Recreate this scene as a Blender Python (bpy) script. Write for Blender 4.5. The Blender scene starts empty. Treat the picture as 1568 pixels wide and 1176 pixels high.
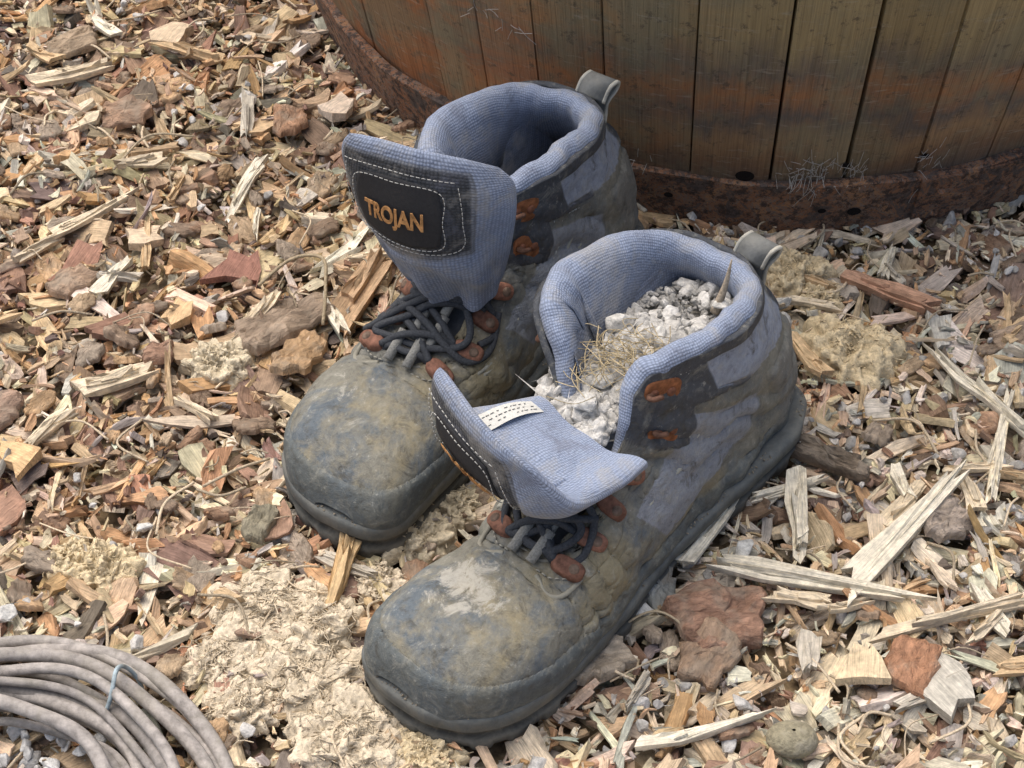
import bpy, bmesh, math, numpy as np, random
from mathutils import Vector, Matrix, noise
rng=np.random.default_rng(7); random.seed(7)
sc=bpy.context.scene
# ------------------------------------------------ helpers
def link(ob,parent=None):
    sc.collection.objects.link(ob)
    if parent: ob.parent=parent
    return ob
def empty(name,loc=(0,0,0),rz=0):
    e=bpy.data.objects.new(name,None); e.empty_display_size=.05
    e.location=loc; e.rotation_euler=(0,0,rz); return link(e)
def fast_mesh(name,V,loops,totals,mats,cols=None,lp=None,midx=None,parent=None,smooth=False,attrs=None):
    me=bpy.data.meshes.new(name)
    V=np.asarray(V,dtype=np.float32).reshape(-1,3); loops=np.asarray(loops,dtype=np.int32).ravel(); totals=np.asarray(totals,dtype=np.int32)
    me.vertices.add(len(V)); me.vertices.foreach_set('co',V.ravel())
    me.loops.add(len(loops)); me.loops.foreach_set('vertex_index',loops)
    me.polygons.add(len(totals)); st=np.zeros(len(totals),dtype=np.int32); st[1:]=np.cumsum(totals)[:-1]
    me.polygons.foreach_set('loop_start',st); me.polygons.foreach_set('loop_total',totals)
    if midx is not None: me.polygons.foreach_set('material_index',np.asarray(midx,dtype=np.int32))
    me.polygons.foreach_set('use_smooth',np.full(len(totals),smooth,dtype=bool))
    if cols is not None:
        c=np.ones((len(V),4),dtype=np.float32); c[:,:3]=cols
        a=me.color_attributes.new('col','FLOAT_COLOR','POINT'); a.data.foreach_set('color',c.ravel())
    if lp is not None:
        a=me.attributes.new('lp','FLOAT_VECTOR','POINT'); a.data.foreach_set('vector',np.asarray(lp,dtype=np.float32).ravel())
    if attrs:
        for k,v in attrs.items():
            a=me.attributes.new(k,'FLOAT','POINT'); a.data.foreach_set('value',np.asarray(v,dtype=np.float32).ravel())
    me.update(calc_edges=True); me.validate()
    for m in (mats if isinstance(mats,(list,tuple)) else [mats]): me.materials.append(m)
    ob=bpy.data.objects.new(name,me); return link(ob,parent)
class MB:
    def __init__(s): s.V=[];s.L=[];s.T=[];s.C=[];s.P=[];s.n=0
    def add(s,V,faces,col=(1,1,1),lp=None):
        V=np.asarray(V,float).reshape(-1,3); 
        for f in faces: s.L.extend([i+s.n for i in f]); s.T.append(len(f))
        s.V.append(V); s.C.append(np.broadcast_to(np.asarray(col,float),(len(V),3)))
        s.P.append(V if lp is None else np.asarray(lp,float)); s.n+=len(V)
    def build(s,name,mat,parent=None,smooth=True):
        return fast_mesh(name,np.concatenate(s.V),s.L,s.T,mat,cols=np.concatenate(s.C),lp=np.concatenate(s.P),parent=parent,smooth=smooth)
def cat1(K,r):
    K=np.asarray(K,float); r=np.clip(np.asarray(r,float),0,len(K)-1-1e-6)
    i=np.floor(r).astype(int); t=(r-i)[...,None]
    if K.ndim==1: K=K[:,None]
    n=len(K); g=lambda j:K[np.clip(j,0,n-1)]
    p1,p2=g(i),g(i+1)
    p0=np.where((i==0)[...,None],2*p1-p2,g(i-1)); p3=np.where((i>=n-2)[...,None],2*p2-p1,g(i+2))
    return .5*(2*p1+(p2-p0)*t+(2*p0-5*p1+4*p2-p3)*t*t+(3*p1-p0-3*p2+p3)*t**3)
def smoothpts(P,k=8):
    P=np.asarray(P,float); return cat1(P,np.linspace(0,len(P)-1,(len(P)-1)*k+1))
def tube_geo(P,rad,ns=8,cap=True,flat=1.0):
    P=np.asarray(P,float); n=len(P); rad=np.broadcast_to(rad,(n,))
    T=np.gradient(P,axis=0); T/=np.linalg.norm(T,axis=1)[:,None]+1e-12
    up=np.array([0,0,1.]); 
    if abs(T[0]@up)>.9: up=np.array([1.,0,0])
    N=np.zeros_like(P); N[0]=up-T[0]*(up@T[0]); N[0]/=np.linalg.norm(N[0])
    for i in range(1,n):
        v=N[i-1]-T[i]*(N[i-1]@T[i]); N[i]=v/(np.linalg.norm(v)+1e-12)
    B=np.cross(T,N); an=np.linspace(0,2*np.pi,ns,endpoint=False)
    V=(P[:,None]+rad[:,None,None]*(N[:,None]*np.cos(an)[None,:,None]*flat+B[:,None]*np.sin(an)[None,:,None])).reshape(-1,3)
    F=[(i*ns+j,i*ns+(j+1)%ns,(i+1)*ns+(j+1)%ns,(i+1)*ns+j) for i in range(n-1) for j in range(ns)]
    if cap: F+=[tuple(range(ns))[::-1],tuple(range((n-1)*ns,n*ns))]
    return V,F
def grid_faces(nu,nv,wrap=False,off=0):
    F=[]
    for i in range(nv-1):
        for j in range(nu if wrap else nu-1):
            a=i*nu+j+off; b=i*nu+(j+1)%nu+off; F.append((a,b,b+nu,a+nu))
    return F
def sstep(a,b,x):
    t=np.clip((x-a)/(b-a),0,1); return t*t*(3-2*t)
def vnoise(P,s,seed=0):
    return np.array([noise.noise(Vector((p[0]*s+seed,p[1]*s,p[2]*s))) for p in P])
# ------------------------------------------------ materials
def newmat(name,rough=.8,spec=.3):
    m=bpy.data.materials.new(name); m.use_nodes=True; nt=m.node_tree
    b=nt.nodes['Principled BSDF']; b.inputs['Roughness'].default_value=rough
    b.inputs['Specular IOR Level'].default_value=spec
    return m,nt,b
def N(nt,t,**kw):
    n=nt.nodes.new(t)
    for k,v in kw.items():
        if k in n.inputs: n.inputs[k].default_value=v
        else: setattr(n,k,v)
    return n
def attr(nt,name): n=nt.nodes.new('ShaderNodeAttribute'); n.attribute_name=name; return n
def mapping(nt,src,scale):
    m=N(nt,'ShaderNodeMapping'); m.inputs['Scale'].default_value=scale; nt.links.new(src,m.inputs['Vector']); return m.outputs['Vector']
def tnoise(nt,vec,scale,detail=4,rough=.6,dist=0):
    n=N(nt,'ShaderNodeTexNoise'); n.inputs['Scale'].default_value=scale; n.inputs['Detail'].default_value=detail
    n.inputs['Roughness'].default_value=rough; n.inputs['Distortion'].default_value=dist
    if vec is not None: nt.links.new(vec,n.inputs['Vector'])
    return n.outputs['Fac']
def ramp(nt,fac,stops):
    r=N(nt,'ShaderNodeValToRGB'); e=r.color_ramp.elements
    while len(e)<len(stops): e.new(.5)
    for i,(p,c) in enumerate(stops):
        e[i].position=p; e[i].color=(c,c,c,1) if isinstance(c,(int,float)) else (*c,1)
    nt.links.new(fac,r.inputs['Fac']); return r.outputs['Color']
def mix(nt,fac,a,b,mode='MIX'):
    m=N(nt,'ShaderNodeMix',data_type='RGBA',blend_type=mode)
    for idx,v in ((0,fac),(6,a),(7,b)):
        if isinstance(v,bpy.types.NodeSocket): nt.links.new(v,m.inputs[idx])
        elif idx==0: m.inputs[0].default_value=v
        else: m.inputs[idx].default_value=(*v,1) if not isinstance(v,(int,float)) else (v,v,v,1)
    return m.outputs[2]
def bump(nt,b,h,dist,strength=1.0,prev=None):
    n=N(nt,'ShaderNodeBump'); n.inputs['Distance'].default_value=dist; n.inputs['Strength'].default_value=strength
    nt.links.new(h,n.inputs['Height'])
    if prev is not None: nt.links.new(prev,n.inputs['Normal'])
    nt.links.new(n.outputs['Normal'],b.inputs['Normal']); return n.outputs['Normal']
def objc(nt): return N(nt,'ShaderNodeTexCoord').outputs['Object']

def mat_chip():
    m,nt,b=newmat('wood_chip',.85,.2)
    c=attr(nt,'col').outputs['Color']; p=attr(nt,'lp').outputs['Vector']
    g=tnoise(nt,mapping(nt,p,(70,1100,350)),1,3,.65)
    g2=tnoise(nt,p,190,3,.65)
    k=ramp(nt,g,[(.25,.62),(.5,1.02),(.75,1.3)])
    k2=ramp(nt,g2,[(.3,.72),(.7,1.2)])
    c1=mix(nt,1,c,k,'MULTIPLY'); c2=mix(nt,1,c1,k2,'MULTIPLY')
    nt.links.new(c2,b.inputs['Base Color']); bump(nt,b,g,.0012,.8)
    return m
def mat_bark():
    m,nt,b=newmat('bark',.9,.15)
    c=attr(nt,'col').outputs['Color']; p=attr(nt,'lp').outputs['Vector']
    g=tnoise(nt,mapping(nt,p,(1,2.2,1)),130,5,.75,.6); g2=tnoise(nt,p,60,3,.6)
    c1=mix(nt,1,c,ramp(nt,g,[(.3,.5),(.5,1.),(.7,1.35)]),'MULTIPLY'); c2=mix(nt,ramp(nt,g2,[(.5,0),(.66,.55)]),c1,(.40,.34,.27))
    nt.links.new(c2,b.inputs['Base Color']); bump(nt,b,g,.003,1)
    return m
def mat_rock(name='gravel_stone'):
    m,nt,b=newmat(name,.9,.25)
    c=attr(nt,'col').outputs['Color']; p=attr(nt,'lp').outputs['Vector']
    g=tnoise(nt,p,350,3,.65); k=ramp(nt,g,[(.3,.6),(.55,1.0),(.8,1.2)])
    g2=tnoise(nt,p,90,3,.65); c1=mix(nt,1,c,k,'MULTIPLY'); c1=mix(nt,ramp(nt,g2,[(.5,0),(.7,.45)]),c1,(.36,.34,.30))
    nt.links.new(c1,b.inputs['Base Color']); bump(nt,b,g,.0015,.8)
    return m
def mat_fibre(name='fibre'):
    m,nt,b=newmat(name,.95,.1)
    c=attr(nt,'col').outputs['Color']; g=tnoise(nt,objc(nt),500,3,.7)
    k=ramp(nt,g,[(.3,.7),(.6,1.1)])
    nt.links.new(mix(nt,1,c,k,'MULTIPLY'),b.inputs['Base Color']); bump(nt,b,g,.002,.7)
    return m
def mat_leather():
    m,nt,b=newmat('worn_leather',.78,.28)
    c=attr(nt,'col').outputs['Color']; fab=attr(nt,'fabric').outputs['Fac']; dust=attr(nt,'dust').outputs['Fac']; scf=attr(nt,'scuff').outputs['Fac']; o=objc(nt)
    n1=tnoise(nt,o,30,6,.72,.5); n2=tnoise(nt,o,260,4,.75); n3=tnoise(nt,o,17,6,.68,.3); n4=tnoise(nt,o,75,6,.75,.6)
    bl=mix(nt,ramp(nt,n1,[(.46,0),(.58,.75)]),c,(.10,.135,.175))
    ye=mix(nt,ramp(nt,n3,[(.48,0),(.62,.72)]),bl,(.335,.285,.17))
    base=mix(nt,dust,c,ye)
    gr=mix(nt,ramp(nt,n4,[(.52,0),(.66,.5)]),base,(.33,.325,.28))
    dirt=mix(nt,ramp(nt,n4,[(.33,.75),(.46,0)]),gr,(.085,.08,.068))
    a2=N(nt,'ShaderNodeMath',operation='MULTIPLY_ADD'); nt.links.new(scf,a2.inputs[0]); a2.inputs[1].default_value=.30; nt.links.new(n4,a2.inputs[2])
    sf=mix(nt,ramp(nt,a2.outputs[0],[(.66,0),(.76,.75)]),dirt,(.50,.48,.42))
    sc_=mix(nt,ramp(nt,n2,[(.61,0),(.71,.5)]),sf,(.46,.46,.42))
    lo=mix(nt,1,sc_,ramp(nt,n2,[(.25,.7),(.55,1.05)]),'MULTIPLY')
    nt.links.new(lo,b.inputs['Base Color'])
    w1=N(nt,'ShaderNodeTexVoronoi'); w1.inputs['Scale'].default_value=750; w1.inputs['Randomness'].default_value=.3; nt.links.new(o,w1.inputs['Vector'])
    hf=mix(nt,fab,n2,w1.outputs['Distance'])
    nb=bump(nt,b,hf,.0008,.7); nb=bump(nt,b,n4,.0025,.6,nb)
    return m
def mat_blue():
    m,nt,b=newmat('padded_lining_fabric',.9,.15)
    b.inputs['Sheen Weight'].default_value=.12
    c=attr(nt,'col').outputs['Color']; p=attr(nt,'lp').outputs['Vector']; o=objc(nt)
    v=N(nt,'ShaderNodeTexVoronoi'); v.inputs['Scale'].default_value=640; v.inputs['Randomness'].default_value=.25; nt.links.new(p,v.inputs['Vector'])
    k=ramp(nt,v.outputs['Distance'],[(0,1.18),(.6,.60)])
    d=tnoise(nt,o,40,6,.72,.5); 
    c1=mix(nt,1,c,k,'MULTIPLY'); c2=mix(nt,ramp(nt,d,[(.5,0),(.64,.55)]),c1,(.39,.38,.36))
    c3=mix(nt,ramp(nt,d,[(.34,.5),(.45,0)]),c2,(.16,.17,.215))
    nt.links.new(c3,b.inputs['Base Color'])
    inv=N(nt,'ShaderNodeMath',operation='SUBTRACT'); inv.inputs[0].default_value=1; nt.links.new(v.outputs['Distance'],inv.inputs[1])
    nb=bump(nt,b,inv.outputs[0],.0009,.7); bump(nt,b,tnoise(nt,o,60,3,.5),.005,.55,nb)
    return m
def mat_vcol(name,rough,spec=.3,ns=200,amt=.3,bd=.001,metal=0,mud=0):
    m,nt,b=newmat(name,rough,spec); b.inputs['Metallic'].default_value=metal
    c=attr(nt,'col').outputs['Color']; g=tnoise(nt,objc(nt),ns,4,.65)
    cc=mix(nt,1,c,ramp(nt,g,[(.25,1-amt),(.75,1+amt)]),'MULTIPLY')
    if mud:
        d=tnoise(nt,objc(nt),34,6,.7,.6); cc=mix(nt,ramp(nt,d,[(.47,0),(.65,mud)]),cc,(.28,.26,.21))
    nt.links.new(cc,b.inputs['Base Color']); bump(nt,b,g,bd,.8)
    return m
M_CHIP=mat_chip(); M_BARK=mat_bark(); M_ROCK=mat_rock(); M_FIB=mat_fibre(); M_LEA=mat_leather(); M_BLUE=mat_blue()
M_SOLE=mat_vcol('dusty_rubber',.8,.3,120,.3,.0010,mud=.45)
M_LACE=mat_vcol('lace_cord',.9,.15,900,.4,.0008); M_THR=mat_vcol('stitch_thread',.8,.2,600,.15,.0003)
M_TAB=mat_vcol('rusty_tab',.75,.25,260,.6,.0008); M_WIRE=mat_vcol('weathered_cable',.7,.3,170,.5,.0008,mud=.5)
# ------------------------------------------------ terrain
BOOT_A=dict(H=(.150,-.020),th=math.radians(48.5)); BOOT_B=dict(H=(.0627,.1286),th=math.radians(57))
BAR=(.18,.467); BARR=.33
def tolocal(B,x,y):
    dx=x-B['H'][0]; dy=y-B['H'][1]; c,s=math.cos(B['th']),math.sin(B['th'])
    return -dx*c-dy*s, dx*s-dy*c
def blocked(x,y,m=0.0):
    r=((x-BAR[0])**2+(y-BAR[1])**2)<(BARR-.004+m)**2
    for B in (BOOT_A,BOOT_B):
        a,b=tolocal(B,x,y); r|=(a>.012-m)&(a<.292+m)&(np.abs(b-.002)<.028+.010*sstep(.1,.22,a)+m)
    return r
def ground():
    n=200; t=np.linspace(-1,1,n); c=np.sinh(t*5.2)/np.sinh(5.2)*30
    X,Y=np.meshgrid(c,c); V=np.stack([X.ravel(),Y.ravel(),np.zeros(n*n)],1)
    V[:,2]=-.012+.004*vnoise(V,9)*(np.abs(V[:,0])<2)
    F=np.array(grid_faces(n,n)); 
    m,nt,b=newmat('mulch_soil',.95,.1); o=objc(nt)
    v=N(nt,'ShaderNodeTexVoronoi'); v.inputs['Scale'].default_value=90; nt.links.new(o,v.inputs['Vector'])
    hs=N(nt,'ShaderNodeSeparateColor'); nt.links.new(v.outputs['Color'],hs.inputs[0])
    c1=ramp(nt,hs.outputs[0],[(0,(.12,.09,.06)),(.4,(.30,.22,.13)),(.7,(.44,.34,.22)),(1,(.56,.47,.34))])
    c2=mix(nt,1,c1,ramp(nt,tnoise(nt,o,240,3,.7),[(.3,.4),(.7,1.1)]),'MULTIPLY')
    nt.links.new(c2,b.inputs['Base Color']); bump(nt,b,hs.outputs[1],.01,.6)
    return fast_mesh('ground',V,F,np.full(len(F),4),m,smooth=True)
ground()
PAL=dict(pale=(.72,.61,.45),tan=(.61,.465,.30),orange=(.57,.36,.20),bark=(.30,.21,.155),red=(.37,.23,.165),grey=(.50,.465,.40),dk=(.19,.155,.13),cream=(.80,.74,.62))
for k in PAL: PAL[k]=np.array(PAL[k])
OUT=np.array([(-1,-.85),(-.4,-1),(.35,-1),(1,-.85),(.88,-.2),(1,.8),(.4,1),(-.35,1),(-1,.85),(-.86,.1)])
def chip_geo(L,W,T,pos,yaw,pitch,roll,col,jit=.19,bendk=.35):
    n=len(L); k=10
    O=np.repeat(OUT[None],n,0)+rng.normal(0,jit,(n,k,2))*np.array([.9,1])
    O[:,:,1]*=1+rng.uniform(-.75,.75,(n,1))*O[:,:,0]*.6
    O[:,:,1]+=rng.uniform(-.3,.3,(n,1))*(O[:,:,0]**2)
    x=O[:,:,0]*L[:,None]/2; y=O[:,:,1]*W[:,None]/2
    bend=rng.normal(0,bendk,(n,1))*O[:,:,0]**2*L[:,None]*.25
    zt=T[:,None]/2*(1+rng.normal(0,.4,(n,k)))+bend; zb=-T[:,None]/2+bend
    P=np.concatenate([np.stack([x,y,zt],2),np.stack([x*.97,y*.95,zb],2)],1)
    lp=P+rng.uniform(-5,5,(n,1,3))
    cr,sr=np.cos(roll)[:,None],np.sin(roll)[:,None]
    X=P[:,:,0];Y=P[:,:,1]*cr-P[:,:,2]*sr;Z=P[:,:,1]*sr+P[:,:,2]*cr
    cp,sp=np.cos(pitch)[:,None],np.sin(pitch)[:,None]
    X,Z=X*cp+Z*sp,-X*sp+Z*cp
    cy,sy=np.cos(yaw)[:,None],np.sin(yaw)[:,None]
    X,Y=X*cy-Y*sy,X*sy+Y*cy
    V=np.stack([X,Y,Z],2)+pos[:,None]
    base=(np.arange(n)*2*k)[:,None]
    top=base+np.arange(k)[None]; bot=base+k+np.arange(k)[::-1][None]
    sides=np.concatenate([np.stack([base[:,0]+j+k,base[:,0]+(j+1)%k+k,base[:,0]+(j+1)%k,base[:,0]+j],1) for j in range(k)],1)
    loops=np.concatenate([top,bot,sides],1).ravel()
    tot=np.tile([k,k]+[4]*k,n)
    C=np.repeat(col[:,None],2*k,1)
    C=C*np.concatenate([np.ones((1,k,1)),np.full((1,k,1),.85)],1)
    return V.reshape(-1,3),loops,tot,C.reshape(-1,3),lp.reshape(-1,3)
def scatter(dens,x0,x1,y0,y1):
    n=int(dens*(x1-x0)*(y1-y0)); x=rng.uniform(x0,x1,n); y=rng.uniform(y0,y1,n)
    core=(np.abs(x)<.40)&(y>-.30)&(y<.45); keep=~blocked(x,y)&(core|(rng.random(n)<.35)); return x[keep],y[keep]
def pick(x,y):
    n=len(x); right=sstep(-.10,.2,x-.45*y)
    names=['pale','tan','orange','bark','red','grey','dk','cream']
    WL=np.array([.24,.29,.15,.11,.06,.07,.03,.05]); WR=np.array([.30,.22,.05,.065,.03,.18,.02,.135])
    w=WL[None]*(1-right[:,None])+WR[None]*right[:,None]; cw=np.cumsum(w/w.sum(1,keepdims=True),1)
    i=(rng.random(n)[:,None]>cw).sum(1).clip(0,7)
    P=np.array([PAL[k] for k in names])[i]; return P*rng.uniform(.75,1.2,(n,1))*(1+rng.normal(0,.04,(n,3))),i
def cat_build(name,parts,mat=None):
    V=[];L=[];T=[];C=[];P=[];o=0
    for v,l,t,c,p in parts: V.append(v);L.append(l+o);T.append(t);C.append(c);P.append(p);o+=len(v)
    return fast_mesh(name,np.concatenate(V),np.concatenate(L),np.concatenate(T),mat or M_CHIP,cols=np.concatenate(C),lp=np.concatenate(P))
def mulch():
    parts=[]
    def lay(dens,Lr,asp,Tr,zr,tilt,sig=.5):
        x,y=scatter(dens,-.7,.7,-.45,.75); n=len(x)
        L=np.exp(rng.normal(np.log(Lr),sig,n)).clip(Lr*.4,Lr*2.2); a=rng.uniform(*asp,n); c,i=pick(x,y)
        bark=(i==3)|(i==4)|(i==6); a=np.where(bark,rng.uniform(1.2,2.8,n),a); L=np.where(bark,L*.8,L)
        T=np.minimum(rng.uniform(*Tr,n),L/a*.6); T=np.where(bark,T*1.3,T)
        z=rng.uniform(*zr,n); pos=np.stack([x,y,z],1)
        parts.append(chip_geo(L,L/a,T,pos,rng.uniform(0,6.28,n),rng.normal(0,tilt,n).clip(-.9,.9),rng.normal(0,tilt*1.2,n),c))
    lay(16000,.006,(1.2,4),(.0008,.0025),(-.012,.002),.5)
    lay(9000,.011,(1.4,3.8),(.0015,.0045),(-.010,.002),.42)
    lay(4800,.0175,(1.6,4.5),(.002,.0055),(-.006,.004),.34)
    lay(3400,.023,(5,12),(.001,.0025),(-.004,.007),.28)
    lay(650,.029,(1.6,4.5),(.003,.006),(-.003,.005),.22,.2)
    lay(15000,.0062,(1.3,6),(.0005,.002),(-.002,.008),.5,.4)
    cat_build('wood_chip_mulch',parts)
mulch()
def flake(mb,cx,cy,L,W,T,yaw,z,col,tilt=.12):
    n,m=30,9; an,rd=np.meshgrid(np.linspace(0,2*np.pi,n,endpoint=False),np.array([0,.3,.55,.75,.88,.96,1.,1.,.9]))
    sd=random.uniform(0,90); zt=np.array([1,1,1,.97,.88,.7,.35,-.4,-.6])[:,None]*np.ones_like(an)
    D=np.stack([np.cos(an),np.sin(an),0*an+sd],-1).reshape(-1,3)
    rn=1+.32*vnoise(D,1.3).reshape(an.shape)+.26*vnoise(D,4.).reshape(an.shape)
    x=np.sign(np.cos(an))*np.abs(np.cos(an))**.8*rd*rn*L/2; y=np.sign(np.sin(an))*np.abs(np.sin(an))**.8*rd*rn*W/2
    Q=np.stack([x,y,0*x+sd],-1).reshape(-1,3); n1=vnoise(Q,75).reshape(an.shape); n2=vnoise(Q,190).reshape(an.shape)
    lay=np.round(n1*3.2)/3.2
    zz=zt*T/2+(lay*T*.45+n2*T*.22)*(zt>0)
    P=np.stack([x,y,zz],-1).reshape(-1,3)
    R=np.array(Matrix.Rotation(yaw,3,'Z')@Matrix.Rotation(random.gauss(0,tilt),3,'X')@Matrix.Rotation(random.gauss(0,tilt),3,'Y'))
    mb.add(P@R.T+np.array([cx,cy,z]),grid_faces(n,m,True),np.array(col)[None]*(1+.5*lay.reshape(-1,1)),P+rng.uniform(-4,4,3))
def feature_chips():
    def seg(x0,y0,x1,y1): return (x0+x1)/2,(y0+y1)/2,math.hypot(x1-x0,y1-y0),math.degrees(math.atan2(y1-y0,x1-x0))
    L=[]
    def s(x0,y0,x1,y1,w,t,c,z=.010,p=0):
        x,y,l,a=seg(x0,y0,x1,y1); L.append((x,y,l,w,t,a,z,c,p))
        for _ in range(3):
            f=random.uniform(-.25,.25); L.append((x+math.cos(math.radians(a))*l*f,y+math.sin(math.radians(a))*l*f,l*random.uniform(.4,.8),w*random.uniform(.25,.6),t*1.5,a+random.gauss(0,3),z+random.uniform(-.001,.0015),np.array(c)*random.uniform(.75,1.05),p))
    cr=(.82,.76,.62); pl=(.76,.65,.48)
    s(.1067,-.1465,.2045,-.1708,.010,.004,cr,.013); s(.2495,-.0833,.1707,-.1664,.013,.004,cr,.014,.06); s(.1573,-.0785,.154,-.1442,.011,.004,cr,.013,.12)
    s(.125,-.0931,.091,-.1465,.011,.003,cr,.012); s(.204,.0844,.252,.0549,.011,.006,(.56,.34,.23),.009)
    s(-.0845,-.126,-.0937,-.1751,.010,.004,(.66,.48,.27),.014,.15); s(-.165,.19,-.180,.14,.008,.003,cr,.012,.1); s(-.080,.105,-.108,.038,.020,.008,(.54,.38,.24),.008)
    s(-.252,-.017,-.208,.002,.012,.005,pl,.010); s(.19,-.19,.30,-.165,.006,.003,pl,.012); s(.262,-.10,.285,-.02,.006,.003,cr,.011); s(.24,.02,.30,-.06,.007,.003,cr,.012,.05)
    s(.06,-.262,.12,-.245,.007,.003,cr,.010); s(.265,-.15,.33,-.10,.008,.004,pl,.011); s(-.29,.12,-.245,.16,.007,.003,pl,.01); s(-.33,.28,-.28,.30,.010,.004,pl,.01)
    for _ in range(64):
        x=random.uniform(.0,.33); y=random.uniform(-.26,.10)
        if _>36: x=random.uniform(-.33,-.05); y=random.uniform(-.15,.40)
        if blocked(np.array([x]),np.array([y]),.015)[0]: continue
        a=random.uniform(0,3.14); l=random.uniform(.010,.023); s(x-l*math.cos(a),y-l*math.sin(a),x+l*math.cos(a),y+l*math.sin(a),random.uniform(.004,.010),.003,random.choice([cr,pl,(.60,.55,.46),(.66,.49,.30)]),.010,random.gauss(0,.12))
    for (x,y,l,w,t,a,z,c) in ((.1786,-.213,.024,.020,.005,80,.011,(.76,.62,.42)),(.217,-.2231,.034,.024,.007,120,.010,(.56,.53,.46)),(-.275,-.0685,.024,.017,.006,150,.010,(.72,.50,.28)),(-.1169,.2523,.026,.020,.006,50,.010,(.76,.63,.5)),(.27,-.19,.02,.016,.005,60,.011,(.76,.64,.46)),(-.24,.34,.03,.022,.008,70,.008,(.66,.53,.38)),(-.23,.12,.022,.017,.006,20,.010,(.72,.58,.42)),(-.20,.05,.022,.016,.006,70,.010,(.68,.48,.28))): L.append((x,y,l,w,t,a,z,c,.1))
    A=np.array([l[:7] for l in L]); n=len(L)
    g=chip_geo(A[:,2],A[:,3],A[:,4],np.stack([A[:,0],A[:,1],A[:,6]],1),np.radians(A[:,5]),np.array([l[8] for l in L]),rng.normal(0,.1,n),np.array([l[7] for l in L]),.17,.12)
    cat_build('large_wood_splinters',[g])
    mb=MB()
    rd_=(.36,.22,.155); br=(.36,.28,.21)
    for (x,y,l,w,t,a,z,c) in ((.1076,-.1816,.055,.044,.011,20,.010,rd_),(.2019,-.213,.036,.027,.008,70,.012,(.42,.23,.14)),(-.1393,.0434,.062,.036,.010,40,.008,br),(-.125,.015,.04,.024,.009,60,.010,(.50,.34,.20)),
        (.0421,-.2088,.034,.027,.010,20,.010,(.42,.35,.27)),(.078,-.1621,.026,.020,.008,100,.010,(.36,.37,.35)),(-.1366,-.1167,.025,.018,.009,80,.010,(.33,.30,.22)),(-.26,.25,.035,.028,.008,10,.008,(.40,.27,.19)),
        (-.15,.24,.034,.024,.008,100,.009,(.46,.28,.18)),(-.31,.33,.04,.025,.008,30,.008,(.40,.31,.22)),(-.30,-.03,.04,.03,.009,20,.006,(.40,.28,.21)),(.235,-.115,.034,.026,.009,30,.010,(.38,.32,.27)),(-.05,.105,.03,.02,.006,60,.01,(.5,.36,.22)),
        (.30,.03,.035,.02,.006,20,.009,(.5,.38,.28)),(.176,-.068,.052,.014,.012,-34,.010,(.22,.18,.14)),(.10,-.205,.034,.03,.009,60,.010,(.38,.27,.19)),(-.208,.0126,.019,.018,.009,0,.012,(.44,.28,.2)),(.30,-.06,.04,.028,.008,50,.008,(.38,.31,.25)),(-.27,.08,.03,.026,.008,50,.008,(.4,.29,.21))):
        flake(mb,x,y,l,w,t,math.radians(a),z,c)
    n=0
    while n<420:
        x=random.uniform(-.42,.42); y=random.uniform(-.30,.46)
        if blocked(np.array([x]),np.array([y]),.006)[0]: continue
        if x-.45*y>.05 and random.random()<.5: continue
        n+=1; l=random.uniform(.009,.023); c=random.choice([(.34,.25,.18),(.40,.26,.175),(.28,.21,.155),(.48,.36,.24),(.40,.33,.26),(.54,.37,.22)])
        flake(mb,x,y,l,l*random.uniform(.4,.85),random.uniform(.003,.006),random.uniform(0,6.28),random.uniform(.000,.008),np.array(c)*random.uniform(.8,1.15),.22)
    mb.build('bark_flakes',M_BARK,smooth=False)
feature_chips()
# rocks
def rock_templates(n=16):
    out=[]
    for _ in range(n):
        bm=bmesh.new(); pts=rng.normal(0,1,(15,3)); pts/=np.linalg.norm(pts,axis=1)[:,None]; pts*=rng.uniform(.75,1.05,(15,1))
        pts*=np.array([1,rng.uniform(.65,.95),rng.uniform(.5,.8)])
        for p in pts: bm.verts.new(p)
        bmesh.ops.convex_hull(bm,input=bm.verts[:]); 
        bmesh.ops.bevel(bm,geom=bm.edges[:],offset=.06,segments=1,affect='EDGES')
        bm.verts.index_update(); out.append((np.array([v.co[:] for v in bm.verts]),[tuple(v.index for v in f.verts) for f in bm.faces])); bm.free()
    return out
RT=rock_templates()
def add_rock(mb,pos,s,col):
    V,F=RT[random.randrange(len(RT))]
    R=np.array(Matrix.Rotation(random.uniform(0,6.28),3,'Z')@Matrix.Rotation(random.uniform(0,6.28),3,'X')@Matrix.Rotation(random.uniform(0,6.28),3,'Z'))
    P=V@R.T*s; mb.add(P+np.array(pos),F,col,lp=P+rng.uniform(-3,3,3))
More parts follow.
